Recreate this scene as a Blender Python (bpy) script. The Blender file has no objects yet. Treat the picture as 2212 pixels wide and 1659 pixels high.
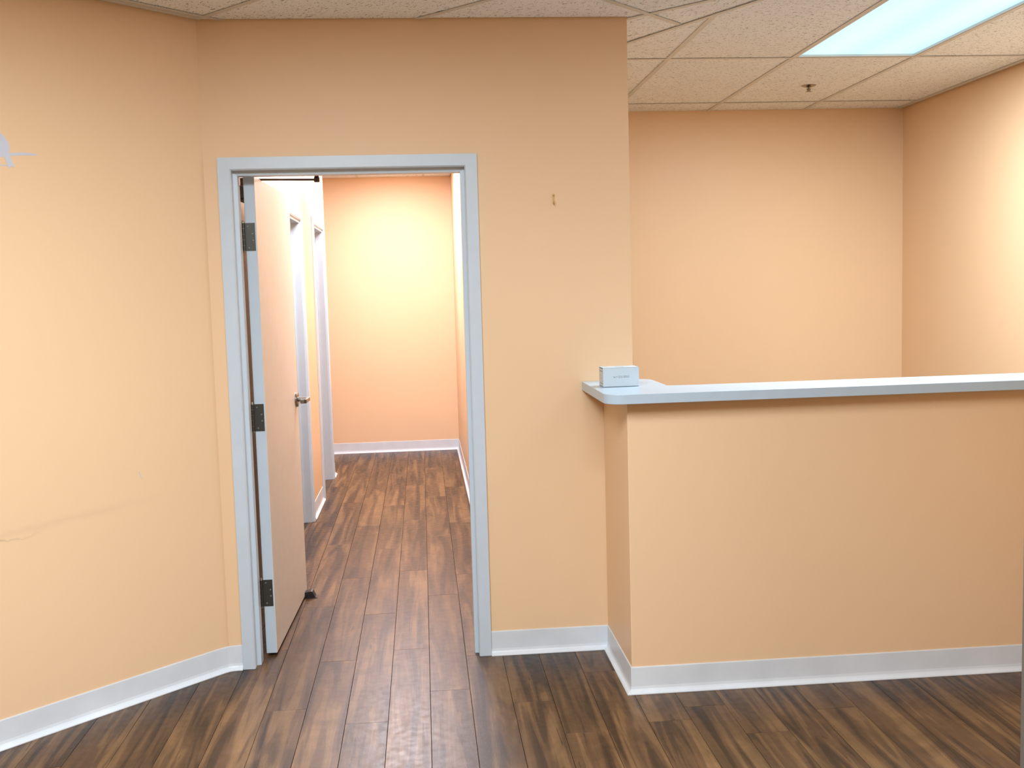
import bpy, bmesh, math, random
from mathutils import Vector, Matrix
random.seed(7)
S = bpy.context.scene
COL = S.collection

# ------------------------------------------------------------------ camera
CAM = Vector((0.7754, -4.2572, 1.5186))
YAW, PITCH, ROLL, FPX = 0.083858, 0.090460, -0.027772, 2267.96
fwd = Vector((math.sin(YAW)*math.cos(PITCH), math.cos(YAW)*math.cos(PITCH), -math.sin(PITCH)))
rgt = Vector((math.cos(YAW), -math.sin(YAW), 0)); up = rgt.cross(fwd)
r2 = rgt*math.cos(ROLL) + up*math.sin(ROLL); u2 = up*math.cos(ROLL) - rgt*math.sin(ROLL)
cd = bpy.data.cameras.new('camera'); cam = bpy.data.objects.new('camera', cd); COL.objects.link(cam)
cd.sensor_fit = 'HORIZONTAL'; cd.sensor_width = 36.0; cd.lens = FPX/2212*36.0; cd.clip_start = 0.02
M = Matrix.Identity(4)
for i in range(3):
    M[i][0], M[i][1], M[i][2], M[i][3] = r2[i], u2[i], -fwd[i], CAM[i]
cam.matrix_world = M; S.camera = cam
# ------------------------------------------------------------------ world, exposure
W = bpy.data.worlds.new('world'); S.world = W; W.use_nodes = True
W.node_tree.nodes['Background'].inputs[0].default_value = (0.8, 0.9, 1.0, 1)
W.node_tree.nodes['Background'].inputs[1].default_value = 0.05
S.view_settings.view_transform = 'Standard'; S.view_settings.look = 'None'
S.view_settings.gamma = 1.0; S.view_settings.use_curve_mapping = False
S.view_settings.exposure = 0.0
# ceiling troffers: (x, y, rotation, watts, colour)
COOL = (0.79, 0.91, 1.0)
LIGHTS = dict(
    reception=(2.900, 0.1575, 0.0, 84, COOL),
    waiting=(0.23, -2.25, math.radians(45), 104, COOL),
    waiting_fill=(1.07, -3.29, math.radians(45), 70, COOL),  # added fill panel out of view, lifts the low wall under the counter
    hall=(0.53, 4.35, 0.0, 76, (0.91, 0.885, 1.0)),
    hall_fill=(0.53, 1.6, 0.0, 60, (0.92, 0.92, 1.0)),  # added fill panel out of view, brightens the open door and hall floor
)
H = 2.584            # ceiling height
BACK = 2.2615        # reception back wall
HALL = 5.731         # end of the hall

# ================================================================== helpers
def lin(*c):
    f = lambda v: (v/255/12.92 if v/255 <= .04045 else ((v/255+.055)/1.055)**2.4)
    return (f(c[0]), f(c[1]), f(c[2]), 1)

def link(o, parent=None):
    COL.objects.link(o)
    if parent is not None: o.parent = parent
    return o

def mesh_obj(name, verts, faces, mats, parent=None, fmat=None, smooth=False):
    me = bpy.data.meshes.new(name); me.from_pydata([tuple(v) for v in verts], [], faces); me.validate()
    for m in (mats if isinstance(mats, (list, tuple)) else [mats]): me.materials.append(m)
    if fmat: 
        for p, i in zip(me.polygons, fmat): p.material_index = i
    bm = bmesh.new(); bm.from_mesh(me); bmesh.ops.recalc_face_normals(bm, faces=bm.faces); bm.to_mesh(me); bm.free()
    if smooth:
        for p in me.polygons: p.use_smooth = True
    o = bpy.data.objects.new(name, me); return link(o, parent)

class MB:
    """collects shapes into one mesh"""
    def __init__(s): s.v = []; s.f = []; s.m = []
    def add(s, vs, fs, m=0):
        n = len(s.v); s.v += [Vector(v) for v in vs]; s.f += [tuple(i+n for i in f) for f in fs]; s.m += [m]*len(fs); return s
    def box(s, a, b, m=0, T=None):
        x0, y0, z0 = a; x1, y1, z1 = b
        vs = [Vector(p) for p in [(x0,y0,z0),(x1,y0,z0),(x1,y1,z0),(x0,y1,z0),(x0,y0,z1),(x1,y0,z1),(x1,y1,z1),(x0,y1,z1)]]
        if T: vs = [T @ v for v in vs]
        return s.add(vs, [(0,3,2,1),(4,5,6,7),(0,1,5,4),(1,2,6,5),(2,3,7,6),(3,0,4,7)], m)
    def prism(s, poly, fn, h0, h1, m=0):
        """poly 2-D outline; fn(u, v, h) -> 3-D"""
        n = len(poly)
        vs = [fn(u, v, h0) for u, v in poly] + [fn(u, v, h1) for u, v in poly]
        fs = [tuple(range(n-1, -1, -1)), tuple(range(n, 2*n))] + [(i, (i+1) % n, n+(i+1) % n, n+i) for i in range(n)]
        return s.add(vs, fs, m)
    def lathe(s, prof, c, n=20, m=0, axis='z'):
        vs = []; fs = []
        for r, z in prof:
            for k in range(n):
                a = 2*math.pi*k/n
                p = (r*math.cos(a), r*math.sin(a), z)
                if axis == 'x': p = (z, r*math.cos(a), r*math.sin(a))
                if axis == 'y': p = (r*math.cos(a), z, r*math.sin(a))
                vs.append(Vector(c)+Vector(p))
        for j in range(len(prof)-1):
            for k in range(n):
                fs.append((j*n+k, j*n+(k+1) % n, (j+1)*n+(k+1) % n, (j+1)*n+k))
        fs.append(tuple(range(n-1, -1, -1))); fs.append(tuple(range((len(prof)-1)*n, len(prof)*n)))
        return s.add(vs, fs, m)
    def tube(s, pts, r, n=10, m=0):
        pts = [Vector(p) for p in pts]; rings = []
        ref = Vector((0, 0, 1))
        for i, p in enumerate(pts):
            d = (pts[min(i+1, len(pts)-1)] - pts[max(i-1, 0)]).normalized()
            a = d.cross(ref)
            if a.length < 1e-3: a = d.cross(Vector((1, 0, 0)))
            a.normalize(); b = d.cross(a).normalized()
            rr = r[i] if isinstance(r, (list, tuple)) else r
            rings.append([p + a*rr*math.cos(2*math.pi*k/n) + b*rr*math.sin(2*math.pi*k/n) for k in range(n)])
        vs = [v for ring in rings for v in ring]; fs = []
        for j in range(len(pts)-1):
            for k in range(n): fs.append((j*n+k, j*n+(k+1) % n, (j+1)*n+(k+1) % n, (j+1)*n+k))
        fs.append(tuple(range(n-1, -1, -1))); fs.append(tuple(range((len(pts)-1)*n, len(pts)*n)))
        return s.add(vs, fs, m)
    def build(s, name, mats, parent=None, smooth=False, bevel=0, seg=2):
        o = mesh_obj(name, s.v, s.f, mats, parent, s.m, False)
        if bevel:
            md = o.modifiers.new('bevel', 'BEVEL'); md.width = bevel; md.segments = seg; md.limit_method = 'ANGLE'; md.angle_limit = math.radians(50)
        if smooth:
            for p in o.data.polygons: p.use_smooth = True
            try: o.data.set_sharp_from_angle(angle=math.radians(40))
            except Exception: pass
        return o

def tag(o, label=None, cat=None, group=None, kind=None):
    if label: o['label'] = label
    if cat: o['category'] = cat
    if group: o['group'] = group
    if kind: o['kind'] = kind
    return o
def struct(o, label=None):
    o['kind'] = 'structure'
    if label: o['label'] = label
    return o
def empty(name, loc=(0, 0, 0), rz=0, parent=None):
    o = bpy.data.objects.new(name, None); o.empty_display_size = .05; o.location = loc; o.rotation_euler = (0, 0, rz)
    return link(o, parent)

# ================================================================== materials
def newmat(name):
    m = bpy.data.materials.new(name); m.use_nodes = True
    nt = m.node_tree; b = nt.nodes['Principled BSDF']; return m, nt, b
def N(nt, t, **kw):
    n = nt.nodes.new(t)
    for k, v in kw.items():
        if k.startswith('i_'): n.inputs[k[2:].replace('_', ' ')].default_value = v
        else: setattr(n, k, v)
    return n
def L(nt, a, b): nt.links.new(a, b)
def ramp(nt, src, stops):
    r = nt.nodes.new('ShaderNodeValToRGB'); e = r.color_ramp.elements
    while len(e) < len(stops): e.new(0.5)
    for i, (p, c) in enumerate(stops): e[i].position = p; e[i].color = c if len(c) == 4 else (*c, 1)
    L(nt, src, r.inputs[0]); return r
def mix(nt, fac, a, b, mode='MIX'):
    n = nt.nodes.new('ShaderNodeMix'); n.data_type = 'RGBA'; n.blend_type = mode
    for inp, v in ((n.inputs[0], fac), (n.inputs[6], a), (n.inputs[7], b)):
        if hasattr(v, 'links') or isinstance(v, bpy.types.NodeSocket): L(nt, v, inp)
        else: inp.default_value = v
    return n.outputs[2]
def mth(nt, op, a, b=None, c=None, clamp=False):
    n = nt.nodes.new('ShaderNodeMath'); n.operation = op; n.use_clamp = clamp
    for i, v in enumerate((a, b, c)):
        if v is None: continue
        if isinstance(v, bpy.types.NodeSocket): L(nt, v, n.inputs[i])
        else: n.inputs[i].default_value = v
    return n.outputs[0]

def plain(name, col, rough=.5, metal=0., spec=.5, bump=0., bscale=300, var=.05, nscale=14):
    m, nt, b = newmat(name)
    tc = N(nt, 'ShaderNodeTexCoord'); nz = N(nt, 'ShaderNodeTexNoise'); nz.inputs['Scale'].default_value = nscale; nz.inputs['Detail'].default_value = 5
    L(nt, tc.outputs['Object'], nz.inputs['Vector'])
    c = mix(nt, nz.outputs['Fac'], tuple(x*(1-var) for x in col[:3])+(1,), tuple(min(1, x*(1+var)) for x in col[:3])+(1,))
    L(nt, c, b.inputs['Base Color'])
    b.inputs['Roughness'].default_value = rough; b.inputs['Metallic'].default_value = metal; b.inputs['Specular IOR Level'].default_value = spec
    if bump:
        n2 = N(nt, 'ShaderNodeTexNoise'); n2.inputs['Scale'].default_value = bscale; L(nt, tc.outputs['Object'], n2.inputs['Vector'])
        bp = N(nt, 'ShaderNodeBump'); bp.inputs['Strength'].default_value = bump; bp.inputs['Distance'].default_value = .001
        L(nt, n2.outputs['Fac'], bp.inputs['Height']); L(nt, bp.outputs['Normal'], b.inputs['Normal'])
    return m

def wall_paint(name, col, scuffs=False):
    m, nt, b = newmat(name)
    g = N(nt, 'ShaderNodeNewGeometry'); pos = g.outputs['Position']
    n1 = N(nt, 'ShaderNodeTexNoise'); n1.inputs['Scale'].default_value = 1.7; n1.inputs['Detail'].default_value = 3; L(nt, pos, n1.inputs['Vector'])
    n2 = N(nt, 'ShaderNodeTexNoise'); n2.inputs['Scale'].default_value = 420; n2.inputs['Detail'].default_value = 2; L(nt, pos, n2.inputs['Vector'])
    c = mix(nt, n1.outputs['Fac'], tuple(x*.97 for x in col[:3])+(1,), tuple(x*1.03 for x in col[:3])+(1,))
    if scuffs:
        sx = N(nt, 'ShaderNodeSeparateXYZ'); L(nt, pos, sx.inputs[0])
        s = mth(nt, 'MULTIPLY', mth(nt, 'ADD', sx.outputs[0], .055), -1.41421)          # distance along the wall from the corner
        z = sx.outputs[2]
        # grey rub mark: faint wide band rising to the right, darker at its far end
        band = mth(nt, 'SUBTRACT', z, mth(nt, 'ADD', .755, mth(nt, 'MULTIPLY', mth(nt, 'SUBTRACT', .45, s), .06)))
        n3 = N(nt, 'ShaderNodeTexNoise'); n3.inputs['Scale'].default_value = 26; n3.inputs['Detail'].default_value = 6; L(nt, pos, n3.inputs['Vector'])
        band = mth(nt, 'ADD', band, mth(nt, 'MULTIPLY', mth(nt, 'SUBTRACT', n3.outputs['Fac'], .5), .03))
        wide = mth(nt, 'SUBTRACT', 1.0, mth(nt, 'DIVIDE', mth(nt, 'ABSOLUTE', band), .022), clamp=True)
        thin = mth(nt, 'SUBTRACT', 1.0, mth(nt, 'DIVIDE', mth(nt, 'ABSOLUTE', mth(nt, 'SUBTRACT', z, mth(nt, 'ADD', .714, mth(nt, 'MULTIPLY', mth(nt, 'SUBTRACT', n3.outputs['Fac'], .5), .05)))), .007), clamp=True)
        thin = mth(nt, 'MULTIPLY', thin, mth(nt, 'MULTIPLY', mth(nt, 'SUBTRACT', s, .72), 6.0, clamp=True), clamp=True)
        wide = mth(nt, 'MULTIPLY', wide, mth(nt, 'MULTIPLY', mth(nt, 'SUBTRACT', s, .25), 4.0, clamp=True), clamp=True)
        f = mth(nt, 'ADD', mth(nt, 'MULTIPLY', wide, .08), mth(nt, 'MULTIPLY', thin, .32), clamp=True)
        c = mix(nt, f, c, (.13, .12, .10, 1))
    L(nt, c, b.inputs['Base Color']); b.inputs['Roughness'].default_value = .48; b.inputs['Specular IOR Level'].default_value = .35
    bp = N(nt, 'ShaderNodeBump'); bp.inputs['Strength'].default_value = .12; bp.inputs['Distance'].default_value = .0006
    L(nt, n2.outputs['Fac'], bp.inputs['Height']); L(nt, bp.outputs['Normal'], b.inputs['Normal'])
    return m

PAINT = (.805, .552, .338, 1)
M_WALL = wall_paint('peach_wall_paint', PAINT)
M_WALLS = wall_paint('peach_wall_paint_rubbed', PAINT, True)
WHITE = (.545, .615, .685, 1)
M_TRIM = plain('white_trim_enamel', WHITE, .35, bump=.05, bscale=60)
M_BASE = plain('white_vinyl_base', (.66, .69, .73, 1), .4, bump=.04, bscale=25, var=.16, nscale=6)
M_DOOR = plain('cream_door_enamel', (.72, .69, .63, 1), .42, bump=.05, bscale=80)
M_COUNTER = plain('white_laminate', (.43, .53, .62, 1), .30)
M_TEE = plain('beige_grid_steel', (.66, .64, .60, 1), .45)
M_PLENUM = plain('dark_plenum', (.015, .012, .01, 1), .9)
M_SUB = plain('dark_subfloor', (.02, .012, .008, 1), .9)
M_HINGE = plain('dark_bronze_hinge', (.085, .082, .072, 1), .42, .75)
M_PIN = plain('worn_brass', (.45, .38, .26, 1), .35, .9)
M_SCREW = plain('grey_screw', (.22, .22, .21, 1), .4, .7)
M_STEEL = plain('satin_nickel', (.24, .235, .22, 1), .28, 1.)
M_CLOSER = plain('brown_closer', (.085, .055, .04, 1), .5, .3)
M_RUBBER = plain('black_rubber', (.012, .012, .014, 1), .45)
M_BRASS = plain('polished_brass', (.62, .46, .20, 1), .22, 1.)
M_CHROME = plain('dark_chrome', (.30, .25, .19, 1), .2, 1.)
M_STICK = plain('pale_sticker_vinyl', (.56, .58, .66, 1), .4)
M_CARD = plain('white_card', (.50, .57, .62, 1), .45)
M_CARDIN = plain('grey_card_flap', (.58, .57, .53, 1), .6)
M_INK_SHADE = plain('grey_ink_and_fold_shade', (.16, .18, .19, 1), .6)
M_INKL = plain('pale_grey_ink', (.42, .45, .46, 1), .6)
M_TAUPE = plain('taupe_steel', (.15, .13, .11, 1), .4)
M_TROFF = plain('white_troffer_enamel', (.72, .74, .74, 1), .4)

def floor_mat():
    m, nt, b = newmat('walnut_laminate')
    tc = N(nt, 'ShaderNodeTexCoord'); oi = N(nt, 'ShaderNodeObjectInfo')
    off = N(nt, 'ShaderNodeCombineXYZ'); L(nt, mth(nt, 'MULTIPLY', oi.outputs['Random'], 61.), off.inputs[0]); L(nt, mth(nt, 'MULTIPLY', oi.outputs['Random'], 37.), off.inputs[1])
    add = N(nt, 'ShaderNodeVectorMath', operation='ADD'); L(nt, tc.outputs['Object'], add.inputs[0]); L(nt, off.outputs[0], add.inputs[1])
    def nz(sx, sy, sc, det, dis=0., rough=.5):
        mp = N(nt, 'ShaderNodeMapping'); mp.inputs['Scale'].default_value = (sx, sy, 1); L(nt, add.outputs[0], mp.inputs['Vector'])
        n = N(nt, 'ShaderNodeTexNoise'); n.inputs['Scale'].default_value = sc; n.inputs['Detail'].default_value = det; n.inputs['Distortion'].default_value = dis; n.inputs['Roughness'].default_value = rough
        L(nt, mp.outputs[0], n.inputs['Vector']); return n.outputs['Fac']
    big = nz(17, .95, 1, 3, 1.1)
    base = ramp(nt, big, [(.28, (.024, .0116, .0056)), (.41, (.042, .0205, .0092)), (.445, (.080, .0395, .0170)), (.54, (.098, .0495, .0212)), (.575, (.142, .0770, .0322)), (.70, (.172, .0950, .0405))])
    grain = nz(120, 5, 1, 5, .6, .6)
    g = ramp(nt, grain, [(.30, (.72, .70, .68)), (.62, (1.08, 1.08, 1.08))])
    c = mix(nt, .75, base.outputs[0], g.outputs[0], 'MULTIPLY')
    blotch = nz(5, 3.2, 1, 2, 1.5)
    bl = ramp(nt, blotch, [(.38, (.78, .76, .75)), (.60, (1.14, 1.13, 1.12))])
    c = mix(nt, .8, c, bl.outputs[0], 'MULTIPLY')
    # small dark checks
    chk = nz(60, 4.0, 1, 1, 1.2)
    ck = ramp(nt, chk, [(.225, (1, 1, 1)), (.25, (0, 0, 0))])
    c = mix(nt, mth(nt, 'MULTIPLY', ck.outputs[0], .8), c, (.018, .010, .006, 1))
    tone = ramp(nt, oi.outputs['Random'], [(0, (.84, .83, .82)), (1, (1.16, 1.15, 1.14))])
    c = mix(nt, 1., c, tone.outputs[0], 'MULTIPLY')
    L(nt, c, b.inputs['Base Color'])
    rr = ramp(nt, nz(30, 30, 1, 4), [(.3, (.30, .30, .30)), (.7, (.42, .42, .42))]); L(nt, rr.outputs[0], b.inputs['Roughness'])
    b.inputs['Specular IOR Level'].default_value = .38
    rel = nz(160, 60, 1, 3, 1.)
    bp = N(nt, 'ShaderNodeBump'); bp.inputs['Strength'].default_value = .30; bp.inputs['Distance'].default_value = .0007
    L(nt, rel, bp.inputs['Height']); L(nt, bp.outputs['Normal'], b.inputs['Normal'])
    return m
M_FLOOR = floor_mat()

def tile_mat():
    m, nt, b = newmat('fissured_mineral_tile')
    tc = N(nt, 'ShaderNodeTexCoord'); oi = N(nt, 'ShaderNodeObjectInfo')
    off = N(nt, 'ShaderNodeCombineXYZ'); L(nt, mth(nt, 'MULTIPLY', oi.outputs['Random'], 61.), off.inputs[0]); L(nt, mth(nt, 'MULTIPLY', oi.outputs['Random'], 37.), off.inputs[1])
    add = N(nt, 'ShaderNodeVectorMath', operation='ADD'); L(nt, tc.outputs['Object'], add.inputs[0]); L(nt, off.outputs[0], add.inputs[1])
    def nz(sx, sy, det, dis=0.):
        mp = N(nt, 'ShaderNodeMapping'); mp.inputs['Scale'].default_value = (sx, sy, 1); L(nt, add.outputs[0], mp.inputs['Vector'])
        n = N(nt, 'ShaderNodeTexNoise'); n.inputs['Scale'].default_value = 1; n.inputs['Detail'].default_value = det; n.inputs['Distortion'].default_value = dis
        L(nt, mp.outputs[0], n.inputs['Vector']); return n.outputs['Fac']
    fis = nz(60, 170, 1, 1.2); pin = nz(330, 330, 1)
    f1 = ramp(nt, fis, [(.325, (1, 1, 1)), (.36, (0, 0, 0))]); f2 = ramp(nt, pin, [(.29, (1, 1, 1)), (.35, (0, 0, 0))])
    holes = mth(nt, 'MAXIMUM', f1.outputs[0], mth(nt, 'MULTIPLY', f2.outputs[0], .45))
    gr = nz(5, 5, 4)
    base = mix(nt, gr, (.86, .88, .89, 1), (.93, .95, .96, 1))
    c = mix(nt, mth(nt, 'MULTIPLY', holes, .85), base, (.07, .05, .032, 1))
    L(nt, c, b.inputs['Base Color']); b.inputs['Roughness'].default_value = .9; b.inputs['Specular IOR Level'].default_value = .1
    bp = N(nt, 'ShaderNodeBump'); bp.invert = True; bp.inputs['Strength'].default_value = .5; bp.inputs['Distance'].default_value = .002
    L(nt, holes, bp.inputs['Height']); L(nt, bp.outputs['Normal'], b.inputs['Normal'])
    return m
M_TILE = tile_mat()

def diffuser_mat():
    m, nt, b = newmat('lit_prismatic_lens')
    tc = N(nt, 'ShaderNodeTexCoord'); sx = N(nt, 'ShaderNodeSeparateXYZ'); L(nt, tc.outputs['Object'], sx.inputs[0])
    # two tubes behind the lens: brighter over each tube, a little dimmer between them
    d = mth(nt, 'ABSOLUTE', mth(nt, 'SUBTRACT', mth(nt, 'ABSOLUTE', sx.outputs[0]), .15))
    r = ramp(nt, mth(nt, 'DIVIDE', d, .16), [(0, (.58, .97, 1.02)), (1, (.44, .80, 1.0))])
    pr = N(nt, 'ShaderNodeTexWave'); pr.inputs['Scale'].default_value = 45; L(nt, tc.outputs['Object'], pr.inputs['Vector'])
    c = mix(nt, .06, r.outputs[0], pr.outputs['Color'], 'MULTIPLY')
    b.inputs['Base Color'].default_value = (.3, .3, .3, 1)
    L(nt, c, b.inputs['Emission Color']); b.inputs['Emission Strength'].default_value = 1.0; b.inputs['Roughness'].default_value = .3
    return m
M_LENS = diffuser_mat()

# ================================================================== floor
floor = struct(MB().box((-3.2, -6.3, -.06), (4.1, 6.0, -.0085)).build('floor', M_SUB), 'dark laminate plank floor with brown and tan streaks')
PW, PL, GAP = .1515, 1.27, .0012
def plank_mesh(pl=PL):
    a, l, c, t = PW/2-GAP/2, pl/2-GAP/2, .0008, .008
    vs = [(-a, -l, -t), (a, -l, -t), (a, l, -t), (-a, l, -t), (-a, -l, -c), (a, -l, -c), (a, l, -c), (-a, l, -c),
          (-a+c, -l+c, 0), (a-c, -l+c, 0), (a-c, l-c, 0), (-a+c, l-c, 0)]
    fs = [(0, 3, 2, 1), (8, 9, 10, 11)]
    for i in range(4):
        j = (i+1) % 4; fs += [(i, j, 4+j, 4+i), (4+i, 4+j, 8+j, 8+i)]
    me = bpy.data.meshes.new('plank'); me.from_pydata(vs, [], fs); me.materials.append(M_FLOOR); return me
PME = plank_mesh()
OFFS = {-1: .203, 0: -.463, 1: .029, 2: -.624, 3: .126, 4: -.363, 5: .004, 6: -.521, 8: -.26, 10: -.657, 12: -.10, 14: -.52}
rest = MB()
rnd = random.Random(3)
for k in range(-22, 26):
    x = .152 + PW*(k+.5); o0 = OFFS.get(k, rnd.uniform(-.6, .6))
    for j in range(-5, 6):
        y0 = o0 + PL*j; y1 = min(y0+PL, 5.90); yc = (y0+y1)/2
        if y0 > 5.70 or y0 < -6.25 or x < -3.1 or x > 4.0: continue
        pme = PME if y1-y0 > PL-.001 else plank_mesh(y1-y0)
        front = y1 > -2.2 and y0 < .05 and -2.3 < x < 3.9 and (x - y0) > -.15
        hall = -.12 < x < 1.2 and y0 > -.1
        if front or hall:
            p = bpy.data.objects.new('plank', pme); p.location = (x, yc, 0); link(p, floor)
        else:
            n = len(rest.v); rest.add([(v.co.x+x, v.co.y+yc, v.co.z) for v in pme.vertices], [tuple(q.vertices) for q in pme.polygons])
pf = rest.build('plank_field', M_FLOOR, floor); pf['kind'] = 'stuff'

# ================================================================== walls
T = H + .06
D45 = 1/math.sqrt(2)
LX = -.055
# door wall
def fy(u, v, h): return Vector((u, h, v))
OX0, OX1, OZ = .030, .986, 2.045
struct(MB().prism([(LX, 0), (OX0, 0), (OX0, OZ), (LX, OZ)], fy, 0, .124).prism([(OX1, 0), (1.634, 0), (1.634, OZ), (OX1, OZ)], fy, 0, .124)
       .prism([(LX, OZ), (1.634, OZ), (1.634, T), (LX, T)], fy, 0, .124).build('wall_back', M_WALL, bevel=0), 'peach painted wall around the doorway')
# left wall, running away at 45 degrees
LEN = 3.05
def f45(u, v, h): return Vector((LX - u*D45 - h*D45, -u*D45 + h*D45, v))
struct(MB().prism([(0, 0), (LEN, 0), (LEN, T), (0, T)], f45, 0, .12).build('wall_left', M_WALLS), 'slanting peach wall with a faint grey rub mark')
LEX, LEY = LX-LEN*D45, -LEN*D45
struct(MB().box((LEX-.12, -6.12, 0), (LEX, LEY+.05, T)).build('wall_left_rear', M_WALL))
struct(MB().box((LEX, -6.12, 0), (2.17, -6.0, T)).build('wall_rear', M_WALL))
struct(MB().box((2.19, -6.12, 0), (2.30, -1.98, T)).build('wall_right_near', M_WALL))
struct(MB().box((2.30, -2.07, 0), (3.85, -1.95, T)).build('wall_passage', M_WALL))
# low wall under the counter, with its return to the door wall
struct(MB().prism([(1.51, 0), (1.51, -.5), (3.85, -.5), (3.85, -.38), (1.634, -.38), (1.634, 0)], lambda u, v, h: Vector((u, v, h)), 0, 1.0945).build('wall_counter', M_WALL, bevel=.003), 'low peach wall carrying the white counter')
struct(MB().box((1.21, BACK, 0), (3.97, BACK+.12, T)).build('wall_reception_back', M_WALL), 'orange peach wall behind the counter')
struct(MB().box((3.85, -2.07, 0), (3.97, BACK, T)).build('wall_reception_right', M_WALL), 'peach side wall at the right of the reception')
struct(MB().box((1.09, .124, 0), (1.21, HALL, T)).build('wall_hall_right', M_WALL))
struct(MB().box((-1.9, HALL, 0), (1.21, HALL+.12, T)).build('wall_hall_end', M_WALL), 'bright peach wall at the end of the hall')
# hall left wall with two openings
HX = 0.0; A0, A1, B0, B1, WEND = 1.95, 2.755, 3.575, 4.365, 4.60; HOZ = 2.02
def fx(u, v, h): return Vector((h, u, v))
w = MB()
for a, b, z0, z1 in [(.124, A0, 0, T), (A1, B0, 0, T), (B1, WEND, 0, T), (A0, A1, HOZ, T), (B0, B1, HOZ, T)]:
    w.prism([(a, z0), (b, z0), (b, z1), (a, z1)], fx, HX-.12, HX)
struct(w.build('wall_hall_left', M_WALL), 'peach hall wall with two doorways')
struct(MB().box((-1.9, .124, 0), (-1.78, HALL, T)).build('wall_side_room', M_WALL))
struct(MB().box((-1.78, 3.10, 0), (-.12, 3.22, T)).build('wall_partition', M_WALL))
struct(MB().box((-1.9, 0, 0), (LX-.13, .124, T)).build('wall_side_front', M_WALL))

# ================================================================== ceilings
ceiling = struct(MB().box((-3.3, -6.4, H+.075), (4.1, 6.1, H+.13)).build('ceiling', M_PLENUM), 'suspended ceiling of fissured tiles in a metal grid')
def clip(poly, a, b, c):
    """keep a*x+b*y <= c"""
    out = []
    for i in range(len(poly)):
        p, q = poly[i], poly[(i+1) % len(poly)]
        dp, dq = a*p[0]+b*p[1]-c, a*q[0]+b*q[1]-c
        if dp <= 0: out.append(p)
        if dp*dq < 0:
            t = dp/(dp-dq); out.append((p[0]+t*(q[0]-p[0]), p[1]+t*(q[1]-p[1])))
    return out
def clipall(poly, planes):
    for pl in planes:
        poly = clip(poly, *pl)
        if len(poly) < 3: return None
    ar = 0
    for i in range(len(poly)):
        p, q = poly[i], poly[(i+1) % len(poly)]; ar += p[0]*q[1]-q[0]*p[1]
    return poly if abs(ar) > 2e-4 else None
def flat_part(name, polys, z0, z1, mat, centre, rz=0):
    mb = MB(); R = Matrix.Rotation(-rz, 3, 'Z')
    def f(u, v, h):
        q = R @ Vector((u-centre[0], v-centre[1], 0)); return Vector((q.x, q.y, h))
    for p in polys: mb.prism(p, f, z0, z1)
    o = mb.build(name, mat, ceiling); o.location = (centre[0], centre[1], H); o.rotation_euler = (0, 0, rz)
    return o
TEE, LIFT = .024, .0034
# junction of the two grids
SA, SB = Vector((1.634, .566)), Vector((2.19, -.446))
sd = (SB-SA).normalized(); sn = Vector((-sd.y, sd.x))        # normal towards the reception (+x,+y)
sc = sn.dot(SA)
front_side = (sn.x, sn.y, sc-.003); rec_side = (-sn.x, -sn.y, -sc-.003)
# regions: lists of half planes (pieces of a non-convex room)
leftw = (-1, 1, -LX-.024)                                     # y - x <= .055
R_FRONT = [[leftw, (0, 1, -.009), (1, 0, 1.634), (-1, 0, -LEX-.004)], [front_side, (-1, 0, -1.634), (1, 0, 2.185), (0, 1, .6)]]
# fixtures sit in the grid: nothing is laid there
def rect(cx, cy, rz, w, l, g=0):
    c, s = math.cos(rz), math.sin(rz)
    return [(cx+c*a*(w/2-g)-s*b*(l/2-g), cy+s*a*(w/2-g)+c*b*(l/2-g)) for a, b in ((-1, -1), (1, -1), (1, 1), (-1, 1))]
# -- waiting room grid at 45 degrees: u across (x+y), v along (x-y)
U0, DU = -.065/math.sqrt(2), .61
V0, DV = (1.765)/math.sqrt(2), 1.22
def uv(u, v): return ((u+v)*D45, (u-v)*D45)
fixF = [LIGHTS['waiting'], LIGHTS['waiting_fill']]
def snap45(l):
    u, v = (l[0]+l[1])*D45, (l[0]-l[1])*D45
    i, j = math.floor((u-U0)/DU), math.floor((v-V0)/DV)
    return i, j
fixcells = {snap45(l) for l in fixF}
for i in range(-9, 5):
    for j in range(-3, 7):
        if (i, j) in fixcells: continue
        u0, v0 = U0+DU*i, V0+DV*j
        sq = [uv(u0+.002, v0+.002), uv(u0+DU-.002, v0+.002), uv(u0+DU-.002, v0+DV-.002), uv(u0+.002, v0+DV-.002)]
        polys = [q for q in (clipall(sq, r+[(0, -1, 6.0)]) for r in R_FRONT) if q]
        if polys: flat_part('ceiling_tile', polys, LIFT, LIFT+.015, M_TILE, uv(u0+DU/2, v0+DV/2), math.radians(-45))
def strip(p, q, w=TEE):
    p, q = Vector(p), Vector(q); d = (q-p).normalized(); n = Vector((-d.y, d.x))*w/2
    return [tuple(p-n), tuple(q-n), tuple(q+n), tuple(p+n)]
def tee(p, q, planes_list, name='grid_tee', w=TEE, dz=0):
    polys = [c for c in (clipall(strip(p, q, w), r) for r in planes_list) if c]
    if not polys: return
    mb = MB(); c = ((p[0]+q[0])/2, (p[1]+q[1])/2)
    flat_part(name, polys, dz, dz+.0016, M_TEE, c)
RF = [r+[(0, -1, 6.0)] for r in R_FRONT]
for i in range(-9, 6):                                        # short-spaced tees run along v
    u = U0+DU*i; tee(uv(u, -2), uv(u, 8), RF)
for j in range(-3, 8):
    v = V0+DV*j; tee(uv(-6, v), uv(5, v), RF, dz=-.0004)
tee((LX-.02+.02, -.02), (LX-3.0*D45*1.41, -3.0*D45*1.41-.02+.0), [[(-1, 0, -LEX-.004), leftw, (0, 1, -.003)]], 'wall_angle', .072, -.0008)
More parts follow.
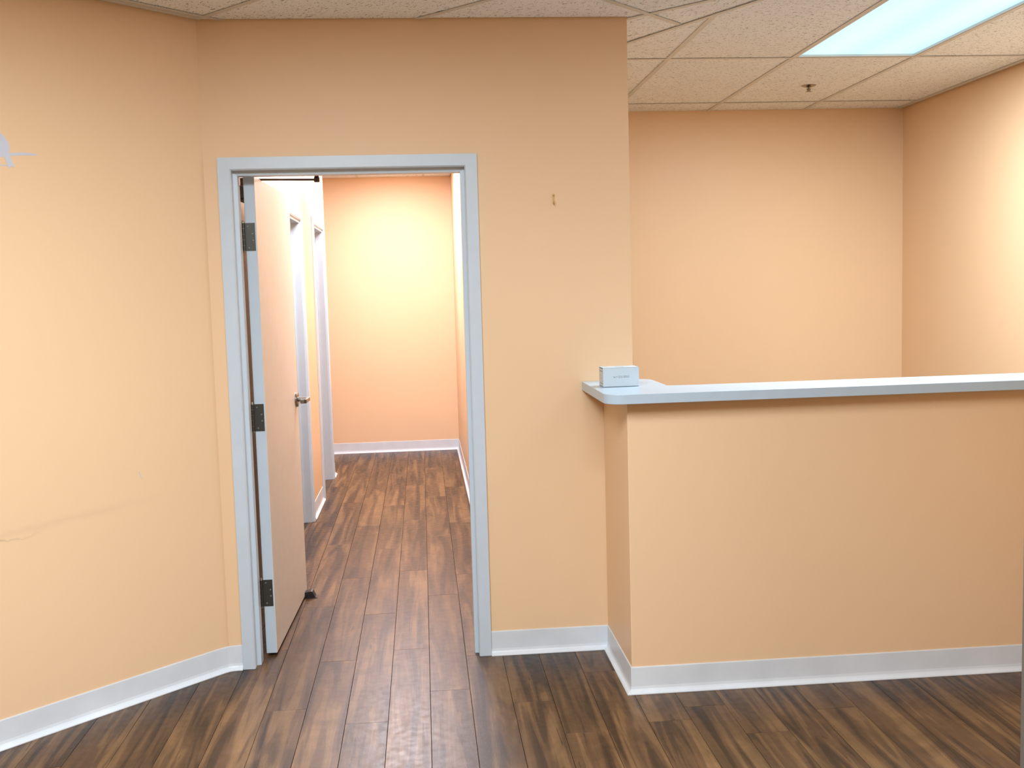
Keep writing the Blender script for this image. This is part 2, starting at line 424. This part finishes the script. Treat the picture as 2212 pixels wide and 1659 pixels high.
# -- reception grid, square to the walls
XR, YR = 1.985, 1.9875
R_REC = [[rec_side, (-1, 0, -1.634), (1, 0, 3.834), (0, 1, BACK-.002), (0, -1, 1.945)], [(1, 0, 1.634), (-1, 0, -1.214), (0, 1, BACK-.002), (0, -1, -.128)]]
R_REC[0].append((0, -1, 1.945))
recfix = (int(math.floor((LIGHTS['reception'][0]-XR)/.61)), int(math.floor((LIGHTS['reception'][1]-YR)/1.22)))
for i in range(-2, 4):
    for j in range(-4, 1):
        if (i, j) == recfix: continue
        x0, y0 = XR+.61*i, YR+1.22*j
        sq = [(x0+.002, y0+.002), (x0+.608, y0+.002), (x0+.608, y0+1.218), (x0+.002, y0+1.218)]
        polys = [q for q in (clipall(sq, r+([] if r is R_REC[1] else [(-1, 0, -1.634)])) for r in R_REC) if q]
        if polys: flat_part('ceiling_tile', polys, LIFT, LIFT+.015, M_TILE, (x0+.305, y0+.61))
for i in range(-1, 4): tee((XR+.61*i, -2.2), (XR+.61*i, BACK), R_REC)
for j in range(-3, 1): tee((1.2, YR+1.22*j), (3.85, YR+1.22*j), R_REC, dz=-.0004, w=.020)
# flange along the junction, and the wall angle at the right
ns = sn*.016
tee(tuple(SA+ns-sd*.3), tuple(SB+ns+sd*1.8), [[(-1, 0, -1.634), (1, 0, 2.185+.6), rec_side]], 'wall_angle', .022, -.0008)
tee((3.822, -2.0), (3.822, BACK), [[(1, 0, 3.834), (0, 1, BACK-.003)]], 'wall_angle', .030, -.0008)
# -- hall and side rooms
hfix = [LIGHTS['hall'], LIGHTS['hall_fill']]
XH = .225; YH = 3.74
for i in range(-4, 3):
    for j in range(-4, 3):
        x0, y0 = XH+.61*i, YH+1.22*j
        if any(x0 < l[0] < x0+.61 and y0 < l[1] < y0+1.22 for l in hfix): continue
        sq = [(x0+.002, y0+.002), (x0+.608, y0+.002), (x0+.608, y0+1.218), (x0+.002, y0+1.218)]
        q = clipall(sq, [(1, 0, 1.085), (0, 1, HALL-.003), (0, -1, -.128), (-1, 0, 1.775)])
        if q: flat_part('ceiling_tile', [q], LIFT, LIFT+.015, M_TILE, (x0+.305, y0+.61))
RH = [[(1, 0, 1.088), (0, 1, HALL-.003), (0, -1, -.126), (-1, 0, 1.778)]]
for i in range(-3, 3): tee((XH+.61*i, .1), (XH+.61*i, HALL), RH)
for j in range(-3, 3): tee((-1.8, YH+1.22*j), (1.09, YH+1.22*j), RH, dz=-.0004)

# ================================================================== ceiling lights
def troffer(key, label, cell):
    cx, cy, rz = cell; watts, colr = LIGHTS[key][3], LIGHTS[key][4]
    t = empty('ceiling_light', (cx, cy, H), rz); tag(t, label, 'ceiling light', 'recessed fluorescent ceiling lights')
    a, l, e = .299, .604, .012
    f = MB()
    for x0, x1, y0, y1 in [(-a, -a+e, -l, l), (a-e, a, -l, l), (-a+e, a-e, -l, -l+e), (-a+e, a-e, l-e, l)]:
        f.box((x0, y0, .0018), (x1, y1, .012))
    f.build('frame', M_TROFF, t)
    h = MB().box((-a, -l, .062), (a, l, .066))
    for x0, x1, y0, y1 in [(-a, -a+.003, -l, l), (a-.003, a, -l, l), (-a, a, -l, -l+.003), (-a, a, l-.003, l)]: h.box((x0, y0, .012), (x1, y1, .062))
    h.build('housing', M_TROFF, t)
    MB().box((-a+.004, -l+.004, .013), (a-.004, l-.004, .016)).build('lens', M_LENS, t)
    ld = bpy.data.lights.new('troffer_light', 'AREA'); ld.shape = 'RECTANGLE'; ld.size = 2*a-.04; ld.size_y = 2*l-.04
    ld.energy = watts; ld.color = colr
    lo = bpy.data.objects.new('troffer_light', ld); link(lo, t); lo.location = (0, 0, -.004)
    return t
i, j = recfix
troffer('reception', 'glowing rectangular ceiling light panel above the counter', (XR+.61*i+.305, YR+1.22*j+.61, 0))
for key, lab in (('waiting', 'slanted ceiling light panel nearest the doorway wall'), ('waiting_fill', 'added unseen ceiling light panel at the rear, brightening the low wall')):
    i, j = snap45(LIGHTS[key]); c = uv(U0+DU*(i+.5), V0+DV*(j+.5)); troffer(key, lab, (c[0], c[1], math.radians(-45)))
for key, lab in (('hall', 'ceiling light panel near the far end of the hall'), ('hall_fill', 'added unseen ceiling light panel beyond the open door, brightening door and hall floor')):
    l = LIGHTS[key]; jj = math.floor((l[1]-YH)/1.22); troffer(key, lab, (XH+.305, YH+1.22*jj+.61, 0))

# ================================================================== baseboards
COVE = [(0, 0), (.021, 0), (.021, .0030), (.0165, .0075), (.0095, .0115), (.0060, .017), (.0040, .027), (.0035, .097), (.0025, .1005), (0, .1005)]
def baseboard(name, path, label=None):
    path = [Vector((p[0], p[1])) for p in path]; n = len(path); rings = []
    for i, p in enumerate(path):
        d1 = (path[i]-path[i-1]).normalized() if i else None
        d2 = (path[i+1]-path[i]).normalized() if i < n-1 else None
        r = lambda d: Vector((d.y, -d.x))
        if d1 is None: m = r(d2)
        elif d2 is None: m = r(d1)
        else:
            m = r(d1)+r(d2); m = m/ (m.length**2) * 2
        rings.append([Vector((p.x+m.x*o, p.y+m.y*o, z+.0004)) for o, z in COVE])
    k = len(COVE); vs = [v for ring in rings for v in ring]; fs = []
    for i in range(n-1):
        for a in range(k): fs.append((i*k+a, i*k+(a+1) % k, (i+1)*k+(a+1) % k, (i+1)*k+a))
    fs += [tuple(range(k-1, -1, -1)), tuple(range((n-1)*k, n*k))]
    o = mesh_obj(name, vs, fs, M_BASE); return struct(o, label)
# a soft bend where the slanting wall meets the door wall
bend = [(LX-.028, -.028), (LX-.006, -.0095), (LX+.010, -.0035), (LX+.034, -.0003)]
baseboard('baseboard_left', [(LEX+.01, LEY+.01)]+bend+[(-.0005, -.0005)], 'white vinyl baseboard along the slanting wall')
baseboard('baseboard_back', [(1.0165, 0), (1.51, 0), (1.51, -.5), (3.845, -.5)], 'white vinyl baseboard wrapping the low wall under the counter')
baseboard('baseboard_hall_end', [(-1.77, HALL), (1.09, HALL), (1.09, .15)], 'white vinyl baseboard at the end of the hall')
baseboard('baseboard_hall_left', [(0, A1+.068), (0, B0-.062)], 'short white baseboard between the two hall doorways')
baseboard('baseboard_hall_corner', [(0, B1+.062), (0, WEND), (-.118, WEND)])

# ================================================================== door frame of the open doorway
CW, CT = .052, 2.060
prof = [(0, -.013), (.045, -.013), (.050, -.008), (.050, .030), (.067, .032), (.067, .086), (.050, .088), (.050, .138), (0, .138)]
def frame_mesh():
    # profile (inward offset u, y) swept up the left jamb, along the head, down the right jamb with mitred corners
    vs = []; fs = []; k = len(prof)
    for st in range(4):
        for u, y in prof:
            if st == 0: vs.append((u, y, .001))
            if st == 1: vs.append((u, y, CT-u))
            if st == 2: vs.append((1.016-u, y, CT-u))
            if st == 3: vs.append((1.016-u, y, .001))
    for st in range(3):
        for a in range(k): fs.append((st*k+a, st*k+(a+1) % k, (st+1)*k+(a+1) % k, (st+1)*k+a))
    fs += [tuple(range(k-1, -1, -1)), tuple(range(3*k, 4*k))]
    return vs, fs
vs, fs = frame_mesh()
struct(mesh_obj('trim_1', vs, fs, M_TRIM), 'white steel frame around the open doorway')

# ================================================================== open door
ANG = math.radians(88.2)
HINGE = Vector((.072, .139, 0))
DW, DT, DZ0, DZ1 = .905, .045, .012, 2.003
# local: x along the leaf from the hinge edge, y = thickness (0 = hall wall side ... ), door swung into the hall
door = MB().box((0, -DT, DZ0), (DW, 0, DZ1))
door.m = [1, 1, 0, 1, 0, 1]
d1 = door.build('door_1', [M_DOOR, M_TRIM], bevel=.0015, seg=1)
d1.location = HINGE; d1.rotation_euler = (0, 0, ANG)
struct(d1, 'flush off-white door standing open into the hall')
# hinges (on the hinge edge, local x = 0 facing the waiting room)
for hz in (1.7585, 1.0160, .2730):
    hb = MB(); hh = .0565
    hb.box((-.0022, -DT+.006, hz-hh), (0.0, .002, hz+hh))
    h = hb.build('hinge', M_HINGE, d1)
    kn = MB()
    for q in range(5):
        kn.lathe([(.0062, -.0105), (.0062, .0105)], (-.004, .007, hz-.0452+.0226*q), 12)
    kn.lathe([(.003, -.064), (.0045, -.062), (.0045, .062), (.003, .066)], (-.004, .007, hz), 10, 1)
    kn.build('knuckle', [M_HINGE, M_PIN], h, smooth=True)
    for sy, sz in ((-.011, .043), (-.029, .013), (-.030, -.014), (-.013, -.044)):
        MB().lathe([(.0036, .0003), (.0036, -.0006), (.0026, -.0012), (.0012, -.0010)], (-.0022, sy, hz+sz), 12, axis='x').build('screw', M_SCREW, h, smooth=True)
# lever handles on both faces
def lever(side):
    y0 = -DT if side < 0 else 0; d = side
    hx, hz = DW-.068, 1.004
    L_ = MB()
    L_.lathe([(.037, 0), (.037, d*.007), (.033, d*.0115), (.012, d*.012), (.0105, d*.054)], (hx, y0, hz), 24, axis='y')
    g = L_.build('lever_rose', M_STEEL, d1, smooth=True)
    a = MB()
    a.box((hx-.118, y0+min(d*.053, d*.067), hz-.010), (hx+.012, y0+max(d*.053, d*.067), hz+.010))
    a.box((hx-.118, y0+min(d*.036, d*.067), hz-.010), (hx-.106, y0+max(d*.036, d*.067), hz+.010))
    a.build('lever_handle', M_STEEL, d1, bevel=.003)
lever(-1); lever(1)
MB().box((DW-.0005, -.034, .90), (DW+.0014, -.011, 1.10)).build('latch_plate', M_STEEL, d1)
# closer on the hidden face, its arm reaching over the door top to the frame head
cb = MB().box((.075, .0005, 1.918), (.345, .058, 1.975))
cb.build('closer_body', M_CLOSER, d1, bevel=.006)
inv = Matrix.Rotation(-ANG, 4, 'Z') @ Matrix.Translation(-HINGE)
def loc(p): return inv @ Vector(p)
piv = Vector((.035, .36, 2.010)); tip = Vector((.366, .168, 1.987))
ca = MB(); ca.tube([loc((piv.x, piv.y, 1.97)), loc((piv.x, piv.y, 2.020))], .011, 12)
ca.build('closer_spindle', M_CLOSER, d1, smooth=True)
def flat_bar(p, q, w, t):
    p, q = Vector(p), Vector(q); d = (q-p).normalized(); n = Vector((-d.y, d.x, 0)).normalized()*w/2; z = Vector((0, 0, t/2))
    return [p-n-z, q-n-z, q+n-z, p+n-z, p-n+z, q-n+z, q+n+z, p+n+z], [(0, 3, 2, 1), (4, 5, 6, 7), (0, 1, 5, 4), (1, 2, 6, 5), (2, 3, 7, 6), (3, 0, 4, 7)]
v_, f_ = flat_bar(loc((piv.x, piv.y, 2.013)), loc(tip), .020, .008)
MB().add(v_, f_).build('closer_arm', M_CLOSER, d1, bevel=.002)
sh = MB(); sh.lathe([(.011, -.010), (.012, -.006), (.012, .006), (.009, .014), (.007, .030)], loc(tip), 14)
sh.box(tuple(loc((tip.x, .158, 2.003))-Vector((.018, .030, .0))), tuple(loc((tip.x, .158, 2.003))+Vector((.018, .030, .012))))
sh.build('arm_shoe', M_CLOSER, d1)

# ================================================================== hall doorway trims
def hall_trim(name, y0, y1, ztop, label):
    """casing on the hall face (x=0) + jamb liner + stop"""
    cw, ct = .057, .017
    vs = []; fs = []
    P = [(0, .0005), (0, ct*.65), (.008, ct), (cw-.012, ct), (cw, ct*.6), (cw, .0005)]     # (outward from the opening, x)
    k = len(P)
    for st in range(4):
        for o, x in P:
            if st == 0: vs.append((x, y0-o, .001))
            if st == 1: vs.append((x, y0-o, ztop+o))
            if st == 2: vs.append((x, y1+o, ztop+o))
            if st == 3: vs.append((x, y1+o, .001))
    for st in range(3):
        for a in range(k): fs.append((st*k+a, st*k+(a+1) % k, (st+1)*k+(a+1) % k, (st+1)*k+a))
    fs += [tuple(range(k-1, -1, -1)), tuple(range(3*k, 4*k))]
    mb = MB().add(vs, fs)
    j = .016
    mb.box((-.124, y0-.0003, .001), (.0003, y0+j, ztop)); mb.box((-.124, y1-j, .001), (.0003, y1+.0003, ztop)); mb.box((-.124, y0+j, ztop-j), (.0003, y1-j, ztop))
    for a, b in ((y0+j, y0+j+.011), (y1-j-.011, y1-j)): mb.box((-.085, a, .001), (-.052, b, ztop-j))
    mb.box((-.085, y0+j+.011, ztop-j-.011), (-.052, y1-j-.011, ztop-j))
    return struct(mb.build(name, M_TRIM), label)
hall_trim('trim_2', A0, A1, 2.000, 'white casing of the nearer hall doorway')
hall_trim('trim_3', B0, B1, 2.030, 'white casing of the farther hall doorway')

# ================================================================== near right edge: steel jamb of the next opening
J = MB().box((2.168, -2.02, 0.001), (2.192, -1.940, 2.10)).box((2.192, -1.975, .001), (2.31, -1.940, 2.10)).box((2.184, -2.3, .001), (2.192, -2.02, 2.10))
struct(J.build('trim_4', M_TAUPE, bevel=.002), 'taupe steel jamb at the right edge of the picture')

# ================================================================== counter
ZT, ZB_ = 1.131, 1.0955
def arc(cx, cy, r, a0, a1, n=8):
    return [(cx+r*math.cos(math.radians(a0+(a1-a0)*i/n)), cy+r*math.sin(math.radians(a0+(a1-a0)*i/n))) for i in range(n+1)]
FY = -.575
out = [(1.421, -.001)] + arc(1.421+.07, FY+.07, .07, 180, 270, 24) + [(3.848, FY), (3.848, -.302)] + [(1.80, -.302)] + arc(1.735, -.265, .028, 270, 180, 5)[1:1] + [(1.709, -.292)] + arc(1.709-.05, .018-.05, .05, 0, 90, 6) + [(1.6355, .018), (1.6355, -.001)]
ct = MB().prism(out, lambda u, v, h: Vector((u, v, h)), ZB_, ZT).build('counter_top', M_COUNTER, bevel=.0015, seg=2)
tag(ct, 'long white counter top with a rounded corner on the low peach wall', 'counter')

# ================================================================== small carton on the counter
bx = empty('product_box', (1.461, -.283, ZT), 0)
tag(bx, 'small white carton with grey lettering on the end of the counter', 'box')
BW, BD, BH = .140, .088, .0745
sl = MB()
# sleeve: front, back, top and bottom panels of thin card, slightly bowed
def panel(p0, p1, p2, p3, th, n=6, bow=.0012):
    p0, p1, p2, p3 = map(Vector, (p0, p1, p2, p3)); nrm = (p1-p0).cross(p3-p0).normalized()
    vs = []
    for i in range(n+1):
        t = i/n; b = nrm*bow*math.sin(math.pi*t)
        vs += [p0.lerp(p1, t)+b, p3.lerp(p2, t)+b, p0.lerp(p1, t)+b-nrm*th, p3.lerp(p2, t)+b-nrm*th]
    fs = []
    for i in range(n):
        a, b = i*4, i*4+4
        fs += [(a, b, b+1, a+1), (a+2, a+3, b+3, b+2), (a, a+2, b+2, b), (a+1, b+1, b+3, a+3)]
    fs += [(0, 1, 3, 2), (n*4, n*4+2, n*4+3, n*4+1)]
    return vs, fs
sl.add(*panel((0, 0, .0012), (BW, 0, .0012), (BW, 0, BH), (0, 0, BH), .0012, bow=0))
sl.add(*panel((BW, BD, .0012), (0, BD, .0012), (0, BD, BH), (BW, BD, BH), .0012, bow=0))
sl.add(*panel((0, 0, BH), (BW, 0, BH), (BW, BD, BH), (0, BD, BH), .0012, bow=.0))
sl.add(*panel((0, BD, .0012), (BW, BD, .0012), (BW, 0, .0012), (0, 0, .0012), .0011, bow=0))
sl.build('sleeve', M_CARD, bx, bevel=.0004, seg=1)
for name, x0, x1 in (('end_flap', -.0005, .0007), ('end_flap', BW-.0030, BW-.0018)):
    fl = MB().box((x0, .0045, .004), (x1, BD-.003, BH-.0035))
    fo = fl.build(name, M_CARDIN, bx)
    if x0 < .01:
        lb = MB()
        for z in (.0125, .0595): lb.box((x0-.0003, .008, z), (x0, BD-.020, z+.0022))
        lb.box((x0-.0003, .040, .030), (x0, .050, .032)); lb.box((x0-.0003, .046, .043), (x0, .052, .0455))
        lb.build('printed_lines', M_INK_SHADE, fo)
# solid dark strips beside the front panel, painting flap shadow into the tuck slots
MB().box((.0001, .0013, .004), (.0030, .0046, BH-.004)).build('fold_shade', M_INK_SHADE, bx)
MB().box((BW-.0016, .0013, .004), (BW-.0001, .0030, BH-.004)).build('fold_shade', M_INK_SHADE, bx)
MB().box((BW*.40, BD*.30, BH), (BW*.62, BD*.62, BH+.0004)).build('top_sticker', M_INKL, bx)
# lettering WYZE + two tiny lines, as flat print
def strokes(lines, w, ox, oz, sx, sz, mat, name):
    mb = MB()
    for (x0, z0), (x1, z1) in lines:
        p, q = Vector((ox+x0*sx, 0, oz+z0*sz)), Vector((ox+x1*sx, 0, oz+z1*sz)); d = (q-p)
        n = Vector((-d.z, 0, d.x)).normalized()*w/2
        v = [p-n, q-n, q+n, p+n]
        mb.add([a+Vector((0, -.0001, 0)) for a in v]+[a+Vector((0, -.0004, 0)) for a in v], [(0, 1, 2, 3), (7, 6, 5, 4), (0, 4, 5, 1), (1, 5, 6, 2), (2, 6, 7, 3), (3, 7, 4, 0)])
    return mb.build(name, mat, bx)
WY = [((0, 1), (.35, 0)), ((.25, 1), (.55, 0)), ((.55, 0), (.80, .85)), ((.35, 0), (.45, .3)), ((.95, 1), (1.25, .45)), ((1.55, 1), (1.25, .45)), ((1.25, .45), (1.05, 0)),
      ((1.65, 1), (2.25, 1)), ((2.25, 1), (1.65, 0)), ((1.65, 0), (2.25, 0)), ((2.42, 1), (3.0, 1)), ((2.42, .5), (3.0, .5)), ((2.42, 0), (3.0, 0))]
strokes(WY, .00085, .0395, .0355, .0123, .0062, M_INK_SHADE, 'lettering')
rnd2 = random.Random(5); small = []
for row, zz in ((0, .62), (1, 0.0)):
    x = 0
    while x < 2.1:
        wd = rnd2.choice((.16, .22, .22, .3)); kind = rnd2.randint(0, 2)
        a = [((x, zz), (x, zz+.38)), ((x, zz), (x+wd*.7, zz)), ((x+wd*.7, zz), (x+wd*.7, zz+.38)), ((x, zz+.38), (x+wd*.7, zz+.38)), ((x, zz+.19), (x+wd*.7, zz+.19))]
        small += [a[i] for i in ((0, 1, 2), (0, 3, 4), (0, 1, 3, 2))[kind]]; x += wd+.05
strokes(small, .00042, .0800, .0358, .0108, .0068, M_INK_SHADE, 'small_print')

# ================================================================== hooks
def hook(loc_, rz, label, mat, s=1.):
    h = empty('wall_hook', loc_, rz); tag(h, label, 'hook', 'small wall hooks')
    p = MB().box((-.0035*s, -.0016, -.020*s), (.0035*s, 0, .018*s)); p.lathe([(.0048*s, 0), (.0048*s, -.0025), (.003*s, -.0045), (.001*s, -.0052)], (0, 0, .0165*s), 14, axis='y')
    p.build('back_plate', mat, h, bevel=.0006)
    pts = [(0, -.0015, -.010*s)] + [(0, -.0015-.007*s+.007*s*math.cos(math.radians(a)), -.0145*s+.0075*s*math.sin(math.radians(a))) for a in range(0, -181, -20)] + [(0.0015*s, -.0165*s, -.008*s)]
    MB().tube(pts, .0019*s, 8).build('hook_arm', mat, h, smooth=True)
hook((1.3225, 0, 1.873), 0, 'tiny brass hook screwed to the wall right of the doorway', M_BRASS)
hook((1.09, 3.845, 1.927), math.radians(-90), 'tiny pale hook on the bright hall wall', M_TRIM, 1.1)

# ================================================================== bird sticker on the slanting wall
bs = empty('wall_sticker', (0, 0, 0)); tag(bs, 'pale bird-on-a-branch sticker on the slanting wall', 'wall sticker')
def wpx(u, v): return (.777-.00152*u, 2.084-(v-287)*.00154)
def sticker(name, pts, parent, h0=-.0002, h1=-.0009):
    mb = MB().prism([wpx(*p) for p in pts], f45, h0, h1); return mb.build(name, M_STICK, parent)
bird = [(-62, 262), (-55, 256), (-46, 254), (-36, 257), (-26, 265), (-14, 277), (0, 288), (8, 296), (13.5, 304), (16, 313), (16.2, 320), (14.5, 327), (15, 333), (19, 344), (23.5, 357), (22, 360), (19.5, 357), (16.5, 356), (14.5, 359.5), (12.5, 361.5), (11, 358.5), (8.5, 355), (7, 349), (3.5, 339), (-2, 337), (-16, 340), (-30, 339), (-42, 333), (-52, 322), (-57, 308), (-57, 292), (-60, 280), (-70, 274)]
sticker('bird', bird, bs)
branch = [(-120, 343), (-80, 337), (-40, 334), (-10, 333.5), (14, 329), (28, 326.5), (46, 324.6), (62, 324.8), (75, 325.6), (77.5, 327), (76, 328.6), (60, 330), (40, 331.2), (14, 334.8), (-10, 339), (-40, 341), (-80, 344), (-120, 349)]
sticker('branch', branch, bs, -.0002, -.0007)
sticker('twig', [(-60, 350), (-20, 353), (0, 354.5), (9, 356), (9, 357.6), (0, 356.8), (-20, 356), (-60, 353)], bs, -.0002, -.0007)
# scratch in the paint
MB().prism([(.3516, .873), (.3495, .873), (.3412, .8435), (.3425, .843)], f45, -.0001, -.0005).build('paint_scratch', M_CARD, bpy.data.objects['wall_left'])

# ================================================================== sprinkler
sp = empty('sprinkler_head', (2.942, 1.482, H+LIFT)); tag(sp, 'small chrome fire sprinkler hanging from a ceiling tile', 'sprinkler')
MB().lathe([(.040, 0), (.040, -.002), (.030, -.006), (.022, -.003), (.018, .0)], (0, 0, 0), 28).build('escutcheon', M_CHROME, sp, smooth=True)
MB().lathe([(.010, 0), (.010, -.008), (.0065, -.012), (.0065, -.030)], (0, 0, 0), 14).build('body', M_CHROME, sp, smooth=True)
MB().tube([(-.009, 0, -.008), (-.011, 0, -.018), (-.004, 0, -.031)], .0018, 8).tube([(.009, 0, -.008), (.011, 0, -.018), (.004, 0, -.031)], .0018, 8).build('frame_arms', M_CHROME, sp, smooth=True)
MB().lathe([(.004, -.029), (.0165, -.032), (.0165, -.0335), (.003, -.035)], (0, 0, 0), 18).build('deflector', M_CHROME, sp, smooth=True)

# ================================================================== rubber door stop
dsx = empty('door_stop', (.155, .985, 0.0003), 0); tag(dsx, 'black rubber wedge door stop under the open door', 'door stop')
wd = MB().prism([(-.055, 0), (.046, 0), (.046, .003), (.040, .006), (.026, .034), (.018, .036), (-.012, .031), (-.055, .010)], lambda u, v, h: Vector((u, h, v)), -.024, .024)
wd.build('wedge', M_RUBBER, dsx, bevel=.002)
MB().box((-.056, -.027, 0), (.050, .027, .0028)).build('sole', M_RUBBER, dsx, bevel=.001)
